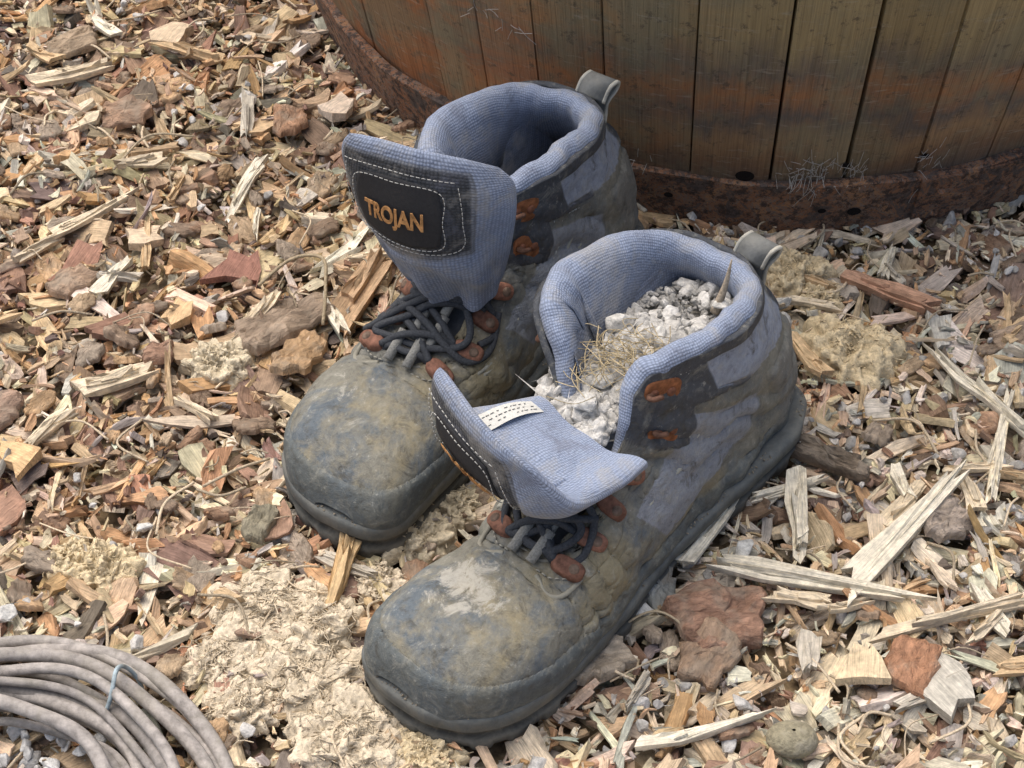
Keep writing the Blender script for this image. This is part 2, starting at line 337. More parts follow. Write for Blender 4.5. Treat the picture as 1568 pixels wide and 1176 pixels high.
def gravel_scatter():
    mb=MB(); x,y=scatter(2400,-.45,.5,-.35,.5)
    for a,b in zip(x,y):
        if random.random()>.25+.75*float(sstep(-.15,.15,a-.2*b)): continue
        g=random.uniform(.36,.70); add_rock(mb,(a,b,random.uniform(-.002,.009)),random.uniform(.0018,.0055)*random.choice([1,1,1.5]),(g,g*.98,g*.94))
    for (a,b,s) in ((.1638,.0434,.009),(.0688,-.1751,.009),(.163,.060,.008),(-.262,-.178,.009),(.19,-.07,.007),(.125,-.135,.008),(.045,-.176,.007),(-.20,-.12,.007),(-.045,-.10,.006)): add_rock(mb,(a,b,.010),s,(.68,.68,.65))
    for _ in range(260):
        r=.075*math.sqrt(random.random()); t=random.uniform(0,6.28); g=random.uniform(.45,.75)
        add_rock(mb,(-.245+r*math.cos(t),-.315+r*math.sin(t),random.uniform(0,.012)),random.uniform(.004,.009),(g,g,g*.98))
    mb.build('gravel',M_ROCK,smooth=False)
    an,el=np.meshgrid(np.linspace(0,2*np.pi,28,endpoint=False),np.linspace(-1.5,1.5,14))
    mb=MB(); V=np.stack([.013*np.cos(el)*np.cos(an),.010*np.cos(el)*np.sin(an),.008*np.sin(el)],-1).reshape(-1,3); V*=1+.08*vnoise(V,90)[:,None]
    mb.add(V+np.array([.1376,-.2566,.010]),grid_faces(28,14,True),(.33,.30,.21),V); mb.build('smooth_pebble',M_ROCK)
gravel_scatter()
def fibre_clumps():
    mb=MB()
    CL=[(-.173,.0098,.020,.014,2),(.200,.0209,.028,.018,1),(.1724,.0905,.021,.015,1),(.187,.068,.014,.010,1),(-.052,-.1214,.020,.014,2),(-.125,-.170,.032,.009,0),(-.079,-.2489,.030,.010,0),(-.105,-.212,.030,.011,0),(-.098,-.185,.020,.014,0),(-.218,-.1442,.019,.012,1),(-.238,-.138,.014,.010,1),(-.04,-.262,.016,.009,1),(-.150,-.205,.020,.009,0),(-.03,-.10,.014,.010,2),(-.07,-.155,.014,.009,0),(-.135,-.235,.018,.009,0)]
    base=[np.array((.68,.59,.45)),np.array((.69,.575,.38)),np.array((.67,.585,.43))]
    for (cx,cy,r,h,k) in CL:
        an,rd=np.meshgrid(np.linspace(0,2*np.pi,90,endpoint=False),np.linspace(0,1,38))
        D=np.stack([np.cos(an)*rd,np.sin(an)*rd,np.zeros_like(an)],-1).reshape(-1,3)
        n1=vnoise(D+cx*31,1.8,cy*50); n2=vnoise(D+cy*17,4.5,cx*40); n3=vnoise(D,r*620,cx*70); n4=vnoise(D,r*1500,cx*70)
        rr=r*(1+.40*n1+.30*n2); z=h*np.sqrt(np.clip(1-rd.ravel()**2.4,0,1))*(.9+.35*n1+.45*n2)+.0016*n3+.0010*n4+.002
        V=np.stack([cx+D[:,0]*rr*1.05,cy+D[:,1]*rr*.95,z],1); V+=np.stack([n3,n4,n3*0],1)*.0011
        c=base[k][None]*(.95+.35*n2+.35*n3+.3*n4)[:,None].clip(.55,1.2)
        mb.add(V,grid_faces(90,38,True),c)
        nf=int(230000*r*r*(1.5 if k==0 else 1.))
        idx=rng.integers(0,len(V),nf)
        for i in idx:
            p=V[i]+np.array([0,0,.0002]); t=random.uniform(0,6.283); l=random.uniform(.002,.008)*(1.5 if k==0 else .8)
            if random.random()<.2: p=p+np.array([random.gauss(0,r*.25),random.gauss(0,r*.25),0]); p[2]=max(.006,p[2]*.8)
            d=np.array([math.cos(t),math.sin(t),random.gauss(0,.10)])*l/2; q=np.array([random.gauss(0,.3),random.gauss(0,.3),random.uniform(0,.15)])*l
            P=np.stack([p-d,p+q*.5,p+d]); 
            Vt,F=tube_geo(cat1(P,np.linspace(0,2,4)),random.uniform(.0002,.0005),3,cap=False); mb.add(Vt,F,base[k]*random.uniform(.75,1.3))
    mb.build('fibrous_mulch_clumps',M_FIB,smooth=True)
    tw=MB()
    def twig(pts,r,c): V,F=tube_geo(smoothpts(pts,8),r,6); tw.add(V,F,c)
    twig([(-.155,.075,.010),(-.135,.088,.020),(-.115,.080,.028),(-.112,.060,.022),(-.113,.040,.010)],.0011,(.45,.37,.25))
    twig([(.085,.150,.006),(.080,.153,.013),(.086,.154,.019),(.093,.152,.015),(.094,.150,.006)],.0022,(.68,.64,.54))
    twig([(-.26,.19,.008),(-.24,.215,.016),(-.21,.22,.012)],.0008,(.5,.42,.3))
    twig([(.05,-.19,.008),(.075,-.185,.020),(.10,-.20,.010)],.0007,(.48,.4,.28))
    for _ in range(260):
        x=random.uniform(-.33,.35); y=random.uniform(-.27,.38)
        if blocked(np.array([x]),np.array([y]),.01)[0]: continue
        t=random.uniform(0,6.28); l=random.uniform(.006,.022); d=np.array([math.cos(t),math.sin(t),0])*l; n_=np.array([-math.sin(t),math.cos(t),0])*random.gauss(0,.4)*l
        c0=np.array([x,y,.008]); twig([c0-d,c0+n_+np.array([0,0,random.uniform(.001,.006)]),c0+d],random.uniform(.0003,.0009),np.array((.66,.55,.4))*random.uniform(.5,1.2))
    tw.build('dry_twigs',M_FIB)
fibre_clumps()
# ------------------------------------------------ barrel
def barrel():
    E=empty('half_wine_barrel',(BAR[0],BAR[1],0))
    deg=[-41.7,-35,-28.4,-21.1,-12,-3.6,4.3,12.2,20.5,29.5,38,48,57,67]
    a=67.
    while a<360-41.7-13: a+=random.uniform(8.5,11); deg.append(a)
    deg.append(360-41.7)
    Hh=.46; zs=np.linspace(.003,Hh,24)
    def R(z): t=z/Hh; return .325+.058*np.sin(np.clip(t,0,1)*math.pi*.52)
    mb=MB()
    for i in range(len(deg)-1):
        g=.03 if i not in (5,6) else .17
        t0,t1=math.radians(deg[i]+g),math.radians(deg[i+1]-g)
        cm=random.uniform(.85,1.15); off=random.uniform(-.0006,.0006); 
        prof=[(0.0,-.003),(.010,-.0004),(.12,.0),(.5,.0004),(.88,.0),(.990,-.0004),(1.,-.003),(1,-.026),(0,-.026)]
        V=[];lp=[]
        for z in zs:
            for (u,dr) in prof:
                t=t0+(t1-t0)*u; r=R(z)+dr+off; V.append((r*math.sin(t),-r*math.cos(t),z)); lp.append((u*.1+i*1.7,cm,z))
        n=len(prof); F=grid_faces(n,len(zs),True)
        F+=[tuple(range(n))[::-1],tuple(range((len(zs)-1)*n,len(zs)*n))]
        mb.add(V,F,(cm,cm,cm),lp)
    m,nt,b=newmat('weathered_oak',.8,.2)
    c=attr(nt,'col').outputs['Color']; p=attr(nt,'lp').outputs['Vector']; o=objc(nt)
    sp=N(nt,'ShaderNodeSeparateXYZ'); nt.links.new(o,sp.inputs[0])
    wob=tnoise(nt,mapping(nt,p,(12,12,9)),1,5,.7); zz=N(nt,'ShaderNodeMath',operation='MULTIPLY_ADD'); nt.links.new(wob,zz.inputs[0]); zz.inputs[1].default_value=.085; nt.links.new(sp.outputs[2],zz.inputs[2])
    zr=N(nt,'ShaderNodeMapRange'); zr.inputs[1].default_value=.08; zr.inputs[2].default_value=.33; nt.links.new(zz.outputs[0],zr.inputs[0])
    base=ramp(nt,zr.outputs[0],[(0,(.13,.11,.095)),(.10,(.23,.145,.09)),(.18,(.36,.235,.13)),(.25,(.17,.145,.125)),(.33,(.40,.20,.095)),(.40,(.21,.17,.13)),(.5,(.37,.285,.15)),(.75,(.40,.33,.185)),(1,(.37,.31,.175))])
    rx=N(nt,'ShaderNodeMapRange'); rx.inputs[1].default_value=-.24; rx.inputs[2].default_value=-.04; nt.links.new(sp.outputs[0],rx.inputs[0])
    redn=tnoise(nt,mapping(nt,o,(18,18,30)),1,6,.7,.7); 
    left=mix(nt,ramp(nt,redn,[(.42,0),(.56,1)]),(.22,.18,.13),(.46,.19,.08))
    base=mix(nt,ramp(nt,rx.outputs[0],[(0,.8),(1,.0)]),base,left)
    ogr=tnoise(nt,o,14,5,.7,.4); base=mix(nt,ramp(nt,ogr,[(.46,0),(.60,.65)]),base,(.27,.245,.16))
    grain=tnoise(nt,mapping(nt,p,(480,1,10)),1,5,.75); base=mix(nt,1,base,ramp(nt,grain,[(.3,.6),(.5,1),(.72,1.3)]),'MULTIPLY')
    base=mix(nt,1,base,c,'MULTIPLY')
    sc1=tnoise(nt,mapping(nt,o,(50,50,300)),1,4,.75); base=mix(nt,ramp(nt,sc1,[(.58,0),(.72,.5)]),base,(.50,.46,.38))
    spk=tnoise(nt,o,120,5,.8); base=mix(nt,ramp(nt,spk,[(.56,0),(.65,.7)]),base,(.11,.09,.07))
    nt.links.new(base,b.inputs['Base Color']); bump(nt,b,grain,.002,.7)
    mb.build('staves',m,E,smooth=False)
    V=[(.31*math.cos(t),.31*math.sin(t),.40) for t in np.linspace(0,2*np.pi,64,endpoint=False)]+[(.31*math.cos(t),.31*math.sin(t),.0) for t in np.linspace(0,2*np.pi,64,endpoint=False)]
    ms=MB(); ms.add(V,[tuple(range(64))]+[(i,(i+1)%64,64+(i+1)%64,64+i)[::-1] for i in range(64)],(.05,.035,.025)); ms.build('soil_fill',M_LACE,E,smooth=False)
    mr,nt,b=newmat('rusty_iron',.8,.35); o=objc(nt); n1=tnoise(nt,o,42,6,.82,.6); n2=tnoise(nt,o,150,5,.85)
    c1=ramp(nt,n1,[(.34,(.10,.085,.08)),(.44,(.17,.13,.11)),(.49,(.40,.18,.085)),(.53,(.22,.19,.17)),(.59,(.48,.24,.11)),(.68,(.27,.23,.20))])
    c2=mix(nt,ramp(nt,n2,[(.49,0),(.57,.9)]),c1,(.06,.045,.04)); nt.links.new(c2,b.inputs['Base Color']); bump(nt,b,n2,.004,1)
    for (z0,z1,ex) in ((.0,.046,.0045),(.30,.345,.003)):
        V=[];na=240
        for i in range(na):
            t=2*math.pi*i/na; w=.0016*math.sin(5*t)+.0010*math.sin(13*t+1)+.0005*math.sin(41*t); dz=.0015*math.sin(3*t)+.001*math.sin(17*t)
            for (zz_,e) in ((z0+dz,ex),(z0+dz+.001,ex+.0015),(z1+dz-.001,ex+.0015),(z1+dz,ex),(z1+dz,-.001),(z0+dz,-.001)):
                r=R(max(zz_,0))+e+w; V.append((r*math.sin(t),-r*math.cos(t),zz_))
        F=[(i*6+j,((i+1)%na)*6+j,((i+1)%na)*6+(j+1)%6,i*6+(j+1)%6) for i in range(na) for j in range(6)]
        h=MB(); h.add(V,F); h.build('hoop',mr,E,smooth=False)
    h=MB()
    def patch(t0,t1,z0,z1,e,th=.002,n=8):
        V=[]
        for i in range(n+1):
            t=math.radians(t0+(t1-t0)*i/n)
            for zz_,ee in ((z0,e-th),(z0,e),(z1,e),(z1,e-th)):
                r=R(zz_)+ee; V.append((r*math.sin(t),-r*math.cos(t),zz_))
        F=[(i*4+j,(i+1)*4+j,(i+1)*4+(j+1)%4,i*4+(j+1)%4) for i in range(n) for j in range(4)]+[(0,1,2,3)[::-1],(n*4,n*4+1,n*4+2,n*4+3)]
        h.add(V,F)
    patch(12.5,26,.002,.045,.0090,.0025)
    for (t,z) in ((15,.012),(15,.033),(23,.022)):
        t=math.radians(t); r=R(z)+.009; c=np.array((r*math.sin(t),-r*math.cos(t),z)); Vt,Ft=RT[0]
        h.add(c+Vt*.0035,Ft)
    h.build('hoop_lap_and_rivets',mr,E,smooth=False)
    hh=MB()
    for t,z,s in ((-6.2,.049,.004),(5.8,.022,.003),(2.3,.024,.0018),(4.2,.060,.002),(12.5,.062,.002),(-14,.03,.002)):
        t=math.radians(t); r=R(z)+.0085; an=np.linspace(0,2*np.pi,12,endpoint=False)
        if z>.047: r=R(z)+.0014
        V=[(r*math.sin(t)+s*1.5*math.cos(q)*math.cos(t),-r*math.cos(t)+s*1.5*math.cos(q)*math.sin(t),z+s*math.sin(q)) for q in an]
        hh.add(V,[tuple(range(12))],(.012,.01,.01))
    hh.build('nail_holes',M_LACE,E,smooth=False)
    cb=MB()
    for (t0,z0,sp_,n_) in ((.5,.054,2.0,80),(-20,.045,2.,26),(5,.055,2.,26),(13,.055,1.5,20),(-32,.14,3,14),(-27,.05,3,24)):
        for _ in range(n_):
            P=[]
            ta,za=t0+random.gauss(0,sp_*.6),z0+random.gauss(0,.006); tb_,zb_=ta+random.gauss(0,sp_*.35),za+random.gauss(0,.007)
            for q in (0,.5,1):
                t=math.radians(ta+(tb_-ta)*q); z=max(.004,za+(zb_-za)*q); r=R(z)+.0012+random.uniform(0,.0015)+(.006 if z<.048 else 0); P.append((r*math.sin(t),-r*math.cos(t),z))
            V,F=tube_geo(smoothpts(P,3),.00018,3,cap=False); cb.add(V,F,(.6,.58,.54))
    cb.build('cobwebs',M_FIB,E)
barrel()
# ------------------------------------------------ boots
KEYS=np.array([
(.298,.029,.298,.022,.011,-.008),(.295,.039,.295,.016,.0225,-.006),(.287,.048,.287,.014,.0315,-.003),(.273,.055,.273,.014,.0365,.001),
(.253,.0585,.253,.014,.0385,.004),(.232,.0605,.228,.014,.0385,.005),(.212,.066,.202,.014,.0375,.004),(.196,.074,.172,.014,.0360,.002),
(.184,.083,.135,.014,.0340,.000),(.176,.092,.095,.014,.0330,-.002),(.171,.100,.05,.014,.0330,-.004),(.169,.108,.012,.018,.0330,-.005),
(.167,.116,.001,.040,.0340,-.007),(.165,.124,.005,.067,.0360,-.010),(.163,.132,.017,.093,.039,-.014),(.162,.140,.030,.113,.042,-.018),(.160,.149,.037,.128,.0455,-.021)])
RIMX=[0,12,19,24,29,36,48,66,180]; RIMY=[5.75,5.9,6.6,8.3,11.2,14.2,15.6,16,16]
_dx=np.linspace(0,180,361); _dy=np.interp(_dx,RIMX,RIMY); _k=np.exp(-np.linspace(-2,2,13)**2); _k/=_k.sum()
_dy=np.convolve(np.pad(_dy,6,mode='edge'),_k,'valid')
def rrim(phi): return np.interp(np.abs(np.degrees(phi)),_dx,_dy)
def boot(name,B,mirror,collar_w,collar_off,tg,filled,tabb):
    E=empty(name,(B['H'][0],B['H'][1],.004),B['th']+math.pi)
    K=KEYS.copy(); sd=3 if mirror else 0
    if mirror: K[:7,5]*=-1; K[:8,4]*=1.03; K[:6,0]-=.003; K[:6,2]-=.003
    f=sstep(9,16,np.arange(17)); K[:,4]*=1+(collar_w/.0455-1)*f; K[:,5]=np.where(np.arange(17)>6,K[:,5]*(collar_off/-.021 if mirror else 1),K[:,5])
    def S(phi,r):
        phi,r=np.broadcast_arrays(np.asarray(phi,float),np.asarray(r,float))
        k=cat1(K,r); c,s=np.cos(phi),np.sin(phi)
        n=2.4+.35*sstep(6,3,r)+1.2*sstep(0,.6,-c)*(1-sstep(10,13,r))
        ct=np.sign(c)*np.abs(c)**(2/n); st=np.sign(s)*np.abs(s)**(2/n)
        a=(k[...,0]+k[...,2])/2+(k[...,0]-k[...,2])/2*ct; z=(k[...,1]+k[...,3])/2+(k[...,1]-k[...,3])/2*ct
        return np.stack([a,k[...,5]+k[...,4]*st,z],-1)
    def frame(phi,r):
        e=1e-3; P=S(phi,r); dp=S(np.asarray(phi)+e,r)-S(np.asarray(phi)-e,r); dr=S(phi,np.asarray(r)+e*3)-S(phi,np.asarray(r)-e*3)
        n=np.cross(dr,dp); n/=np.linalg.norm(n,axis=-1,keepdims=True)+1e-12
        dp/=np.linalg.norm(dp,axis=-1,keepdims=True)+1e-12; dr/=np.linalg.norm(dr,axis=-1,keepdims=True)+1e-12
        c=cat1(K,r); cen=np.stack([(c[...,0]+c[...,2])/2,c[...,5],(c[...,1]+c[...,3])/2],-1)
        sg=np.sign(((P-cen)*n).sum(-1,keepdims=True)); sg[sg==0]=1
        return P,n*sg,dp,dr
    NP=260; NR=260
    phi=np.linspace(-np.pi,np.pi,NP,endpoint=False)+np.pi/NP; t=np.linspace(0,1,NR)
    PH,TT=np.meshgrid(phi,t); RR=np.where(TT<.42,TT/.42*5.6,5.6+(TT-.42)/.58*(rrim(PH)-5.6))
    P,Nn,_,_=frame(PH,RR); ap=np.abs(np.degrees(PH)); a,b,z=P[...,0],P[...,1],P[...,2]; drim=rrim(PH)-RR
    toecap=RR<5.0-.9*(ap/90)**2
    vamp=RR<7.2
    eyestay=(ap<48+4*np.sin(RR*2))&(RR>5.5)&(RR<12)
    collar=(RR>13.4-.5*np.cos(PH))
    hook=(ap<68)&(RR>11.2)
    heel=(ap>112+6*np.sin(RR*1.3))&(RR>9.5)&(RR<14.0-.9*np.cos(2*PH))&(z<.085)
    lower=(z<.033+.009*sstep(.20,.28,a))
    fabric=(((RR>8.2)&(RR<12.6)&(ap>60)&(ap<98)&(z>.040)))&~(eyestay|collar|hook|heel|lower)
    col=np.zeros(P.shape); col[:]=(.225,.22,.185)
    def setc(m,c): col[m]=c
    setc(fabric,(.29,.315,.36)); setc(eyestay,(.20,.198,.175)); setc(heel,(.20,.20,.185)); setc(collar|hook,(.078,.086,.10)); setc(lower,(.125,.14,.14))
    inset=collar&(RR<15.4)&(ap>80)&(ap<150)&(RR>13.5); setc(inset,(.31,.35,.43))
    h=np.zeros(a.shape); h[eyestay]=.0012; h[heel]=.0016; h[collar|hook]=.0011; h[inset]=.0000; h[lower]=.0026; h[toecap&~lower]=.0008
    h=(h*2+np.roll(h,1,1)+np.roll(h,-1,1))/4
    Pf=P.reshape(-1,3)
    nz=vnoise(Pf,24,sd).reshape(a.shape); nz2=vnoise(Pf,75,9+sd).reshape(a.shape); nz3=vnoise(Pf*np.array([1,.45,1]),120,4+sd).reshape(a.shape); nz4=vnoise(Pf*np.array([1.3,.35,1]),210,14+sd).reshape(a.shape)
    flex=np.exp(-((RR-6.2)/1.3)**2)*(ap<105)*sstep(4.7,5.2,RR)
    crease=flex*(np.sin(RR*8+nz*8+PH*1.5)*.0011+nz3*.0018-np.abs(nz4)*.0022)
    sag=np.exp(-((RR-10.5)/3)**2)*(ap>40)*(np.sin(RR*4.5+nz*6+PH*2)*.0014+nz3*.0014-np.abs(nz4)*.0014)
    P2=P+Nn*(h+nz*.0030*sstep(2.5,5,RR)+nz2*.0009+crease+sag)[...,None]
    P2=P2-Nn*(np.exp(-((RR-5.7)/.5)**2)*.0030*(ap<90))[...,None]
    dust=(~fabric&~collar&~hook).astype(float)*np.where(lower,.35,1.)*np.where(heel,.5,1.)*np.where(RR>8,.6,1.)
    dg_=np.degrees(PH); scuff=np.exp(-((RR-4.0)/.9)**2-((dg_+14)/26)**2)*(1 if filled else .3)+.3*np.exp(-((RR-6.5)/1)**2)*(ap<60)
    F=np.array(grid_faces(NP,NR,True))
    up=fast_mesh('upper',P2.reshape(-1,3),F[:,::-1],np.full(len(F),4),M_LEA,cols=col.reshape(-1,3),parent=E,smooth=True,attrs=dict(fabric=fabric.astype(float)*1.,dust=dust,scuff=scuff))
    so=up.modifiers.new('s','SOLIDIFY'); so.thickness=.0035; so.offset=-1
    ring=P2[0]; mb=MB(); mb.add(np.vstack([ring,ring.mean(0)+np.array([.002,0,0])]),[(i,(i+1)%NP,NP) for i in range(NP)],(.125,.14,.14)); mb.build('toe_tip',M_SOLE,E)
    nu,nv=15,24; u=np.linspace(-1,1,nu); rr=np.linspace(5.3,11.4,nv); V=[]
    for r in rr:
        p,n,_,_=frame(np.radians(u*40),np.full(nu,r)); V.append(p-n*(.0045+.001*np.cos(u*6)[:,None]))
    mb=MB(); mb.add(np.concatenate(V),grid_faces(nu,nv),(.10,.11,.125) ); mb.build('gusset',M_SOLE,E)
    # ---- padded collar
    ph=np.concatenate([np.radians(np.linspace(23,180,150)),np.radians(np.linspace(-180,-23,150))[1:]])
    r=rrim(ph); p,n,_,_=frame(ph,r)
    Tn=np.gradient(p,axis=0); Tn/=np.linalg.norm(Tn,axis=1)[:,None]
    U=np.cross(Tn,n); sg=np.sign((U*np.array([.15,0,1])).sum(1)); sg[sg==0]=1; U*=sg[:,None]; U/=np.linalg.norm(U,axis=1)[:,None]
    endt=sstep(0,22,np.degrees(np.abs(ph))-23); th=.35+.65*endt
    prof=[(.0015,-.009),(.0022,-.004),(.002,.0005),(0,.0034),(-.0035,.0054),(-.007,.005),(-.0098,.0022),(-.0115,-.003),(-.0125,-.010),(-.0125,-.019),(-.0115,-.030),(-.011,-.042)]
    rows=[]; wr=vnoise(p,38,5+sd)*.0040+vnoise(p,110,5)*.0014
    for q,(dn,du) in enumerate(prof):
        pos=p+n*((dn*th)[:,None] if dn<0 else dn)+U*(du*np.where(du<0,th*.9+.1,th))[:,None]
        rows.append(pos+n*wr[:,None]*(1 if 1<q<9 else .4)+U*(vnoise(p,55,15+q*.35)*.0016)[:,None])
    npf=len(prof); V=np.stack(rows,0)
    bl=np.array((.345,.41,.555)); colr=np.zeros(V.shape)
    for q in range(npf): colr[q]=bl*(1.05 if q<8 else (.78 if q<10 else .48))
    s=np.concatenate([[0],np.cumsum(np.linalg.norm(np.diff(p,axis=0),axis=1))])
    dq=np.cumsum([0]+[math.dist(prof[i],prof[i+1]) for i in range(npf-1)])
    lp=np.stack(np.broadcast_arrays(s[None,:],dq[:,None],0*s[None,:]),-1)
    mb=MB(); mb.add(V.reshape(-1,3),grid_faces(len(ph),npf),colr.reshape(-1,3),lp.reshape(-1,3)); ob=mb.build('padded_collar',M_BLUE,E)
    so=ob.modifiers.new('s','SOLIDIFY'); so.thickness=.001
    ph2=np.radians(np.linspace(30,330,100)); V=[]
    rws=np.linspace(10,15.3,16)
    for q,rv in enumerate(rws):
        pw=(ph2+np.pi)%(2*np.pi)-np.pi; pp_,nn_,_,_=frame(pw,np.minimum(rv,rrim(pw)-.6)); V.append(pp_-nn_*(.0075+.002*(q/15)))
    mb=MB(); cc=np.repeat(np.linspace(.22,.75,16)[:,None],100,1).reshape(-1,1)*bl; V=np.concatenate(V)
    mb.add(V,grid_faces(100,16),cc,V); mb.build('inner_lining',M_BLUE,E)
    mb=MB(); an=np.linspace(0,2*np.pi,40,endpoint=False); mb.add(np.stack([.10+.080*np.cos(an),.028*np.sin(an),0*an+.034],1),[tuple(range(40))],(.05,.05,.055)); mb.build('insole',M_SOLE,E)
    # ---- sole
    oa=np.array([-.003,.001,.010,.03,.06,.10,.14,.18,.22,.252,.278,.293,.301,.305])-(np.array([0]*8+[.001,.003,.003,.003,.003,.003]) if mirror else 0); ow=np.array([.004,.018,.028,.0365,.0385,.0375,.0380,.0405,.0430,.0437,.0415,.0345,.024,.009])*(1.03 if mirror else 1)
    oo=np.interp(oa,[0,.06,.14,.2,.256,.276,.29,.30],[0,-.002,-.001,.003,.004,.001,-.003,-.007])*(-1 if mirror else 1)
    Pl=smoothpts([(x,o+w) for x,w,o in zip(oa,ow,oo)],7); Pr=smoothpts([(x,o-w) for x,w,o in zip(oa,ow,oo)],7)[::-1]
    O=np.concatenate([Pl,Pr]); 
    D=np.concatenate([[0],np.cumsum(np.linalg.norm(np.diff(np.vstack([O,O[:1]]),axis=0),axis=1))]); NS=320
    q=np.linspace(0,D[-1],NS,endpoint=False); Oc=np.vstack([O,O[:1]]); O=np.stack([np.interp(q,D,Oc[:,0]),np.interp(q,D,Oc[:,1])],1)
    for _ in range(3): O=(O*2+np.roll(O,1,0)+np.roll(O,-1,0))/4
    tg_=np.roll(O,-1,0)-np.roll(O,1,0); nn=np.stack([tg_[:,1],-tg_[:,0]],1); nn/=np.linalg.norm(nn,axis=1)[:,None]
    if ((nn*(O-np.array([.15,0]))).sum()<0): nn*=-1
    pr=[(-.02,-.002),(-.001,-.002),(.0,.0),(.0005,.010),(-.0016,.0112),(-.0016,.0138),(.001,.015),(.0012,.0215),(.0004,.0235),(-.0025,.0245),(-.0045,.0245),(-.008,.0240)]
    toe=sstep(.22,.295,O[:,0]); V=[];C=[]
    lug=(np.sin(q/D[-1]*2*np.pi*34)>.25)*.002
    ns_=vnoise(np.column_stack([O,0*O[:,0]]),60,sd)*.0010
    for i,(d,zz) in enumerate(pr):
        dd=d-(lug if i in (1,2) else 0)+ns_; zadd=toe*.003*(i>=6)+toe*.002*(i in(1,2))
        V.append(np.column_stack([O+nn*np.broadcast_to(dd,(NS,))[:,None],np.full(NS,zz)+zadd])); C.append(np.full((NS,3),1.)*np.array((.135,.145,.142) if i>5 else ((.055,.055,.05) if i in (4,5) else (.11,.11,.10))))
    V=np.concatenate(V); F=grid_faces(NS,len(pr),True)+[tuple(range(NS)),tuple(range(NS*(len(pr)-1),NS*len(pr)))]
    mb=MB(); mb.add(V,F,np.concatenate(C)); mb.build('outsole',M_SOLE,E)
    cm=MB()
    for _ in range(900):
        i=random.randrange(NS)
        if noise.noise(Vector((i*.06,sd,0)))<-.05: continue
        pz=O[i]+nn[i]*random.uniform(-.0045,.000)
        add_rock(cm,(pz[0],pz[1],.0245+toe[i]*.003+random.uniform(-.001,.0005)),random.uniform(.0003,.0010),np.array((.30,.26,.20))*random.uniform(.7,1.15))
    cm.build('welt_dirt',M_ROCK,E,smooth=False)
    # ---- stitching, piping
    st=MB()
    def surfcurve(pts,k=30):
        c=smoothpts(pts,k); return np.radians(c[:,0]),c[:,1]
    def dashes(phis,rs,off=.0016,dash=.0022,gap=.0012,rad=.00045,coln=(.62,.63,.60)):
        p,n,_,_=frame(phis,rs); D=np.concatenate([[0],np.cumsum(np.linalg.norm(np.diff(p,axis=0),axis=1))])
        x=0
        while x+dash<D[-1]:
            qs=np.linspace(x,x+dash,3); pts=np.stack([np.interp(qs,D,(p+n*off)[:,i]) for i in range(3)],1); pts[1]+=np.array([np.interp(qs[1],D,n[:,i]) for i in range(3)])*.0004
            V,F=tube_geo(pts,rad,4); st.add(V,F,coln); x+=dash+gap
    for sgn in (1,-1):
        f=np.radians(np.linspace(27,176,160))*sgn
        dashes(f,rrim(f)-.85,.0022)
        dashes(*surfcurve([(sgn*70,15.1),(sgn*72,13.6),(sgn*71,12.2),(sgn*66,11.2)]),.0024)
        dashes(*surfcurve([(sgn*75,15.1),(sgn*77,13.6),(sgn*76,12.2),(sgn*71,11.1)]),.0024)
        dashes(*surfcurve([(sgn*10,5.4),(sgn*25,5.5),(sgn*44,6.2),(sgn*49,8.0),(sgn*47,10),(sgn*52,11.4)]),.0026,coln=(.36,.35,.30))
        dashes(*surfcurve([(sgn*150,15),(sgn*128,14.6),(sgn*104,13.9),(sgn*92,13.2),(sgn*78,13.1)]),.0024)
    dashes(*surfcurve([(-80,3.9),(-50,4.5),(-20,4.85),(0,4.9),(20,4.85),(50,4.5),(80,3.9)]),.0020,coln=(.36,.35,.30))
    st.build('stitching',M_THR,E)
    pp=MB()
    def pipe(pts,rad,c,off=.001):
        f,r_=surfcurve(pts,16); p,n,_,_=frame(f,r_); V,F=tube_geo(p+n*off,rad,6); pp.add(V,F,c)
    for sgn in (1,-1):
        pipe([(sgn*54,6.4),(sgn*62,7.6),(sgn*70,9.2),(sgn*78,11),(sgn*88,12.6),(sgn*106,13.8)],.0016,(.40,.40,.35),.0014)
        pipe([(sgn*60,6.4),(sgn*67,7.6),(sgn*75,9.2),(sgn*85,11),(sgn*96,12.4),(sgn*114,13.5)],.0013,(.40,.40,.35),.0014)
        pipe([(sgn*0.5,5.65),(sgn*10,5.7),(sgn*19,6.2),(sgn*25,7.6),(sgn*30,9.6),(sgn*34,11.2)],.0012,(.27,.26,.22),.0013)
        pipe([(sgn*12,5.3),(sgn*27,5.1),(sgn*40,5.4),(sgn*46,6.4)],.0014,(.30,.29,.24),.0016)
    pipe([(-92,3.2),(-60,4.0),(-30,4.6),(0,4.75),(30,4.6),(60,4.0),(92,3.2)],.0011,(.18,.17,.145),.0008)
    pp.build('seam_piping',M_SOLE,E)
    # ---- eyelet tabs + hooks
    tb=MB()
    def tab(ph_,r_,w,l,c,ang=0,hgt=.0028,off=.001,e1=.7):
        p,n,dp,dr=frame(np.array([math.radians(ph_)]),np.array([r_])); p,n,dp=p[0],n[0],dp[0]; dq=np.cross(n,dp)
        X=dp*math.cos(ang)+dq*math.sin(ang); Y=np.cross(n,X); an=np.linspace(0,2*np.pi,28,endpoint=False)
        sx=np.sign(np.cos(an))*np.abs(np.cos(an))**e1*l/2; sy=np.sign(np.sin(an))*np.abs(np.sin(an))**e1*w/2
        V=[]
        for k_,hh in ((1,off-.002),(1,off+hgt*.6),(.86,off+hgt),(.45,off+hgt*1.02)):
            V.append(p+X*(sx*k_)[:,None]+Y*(sy*k_)[:,None]+n*hh)
        V=np.concatenate(V); tb.add(V,grid_faces(28,4,True)+[tuple(range(84,112))],c)
        return p,n,X,Y
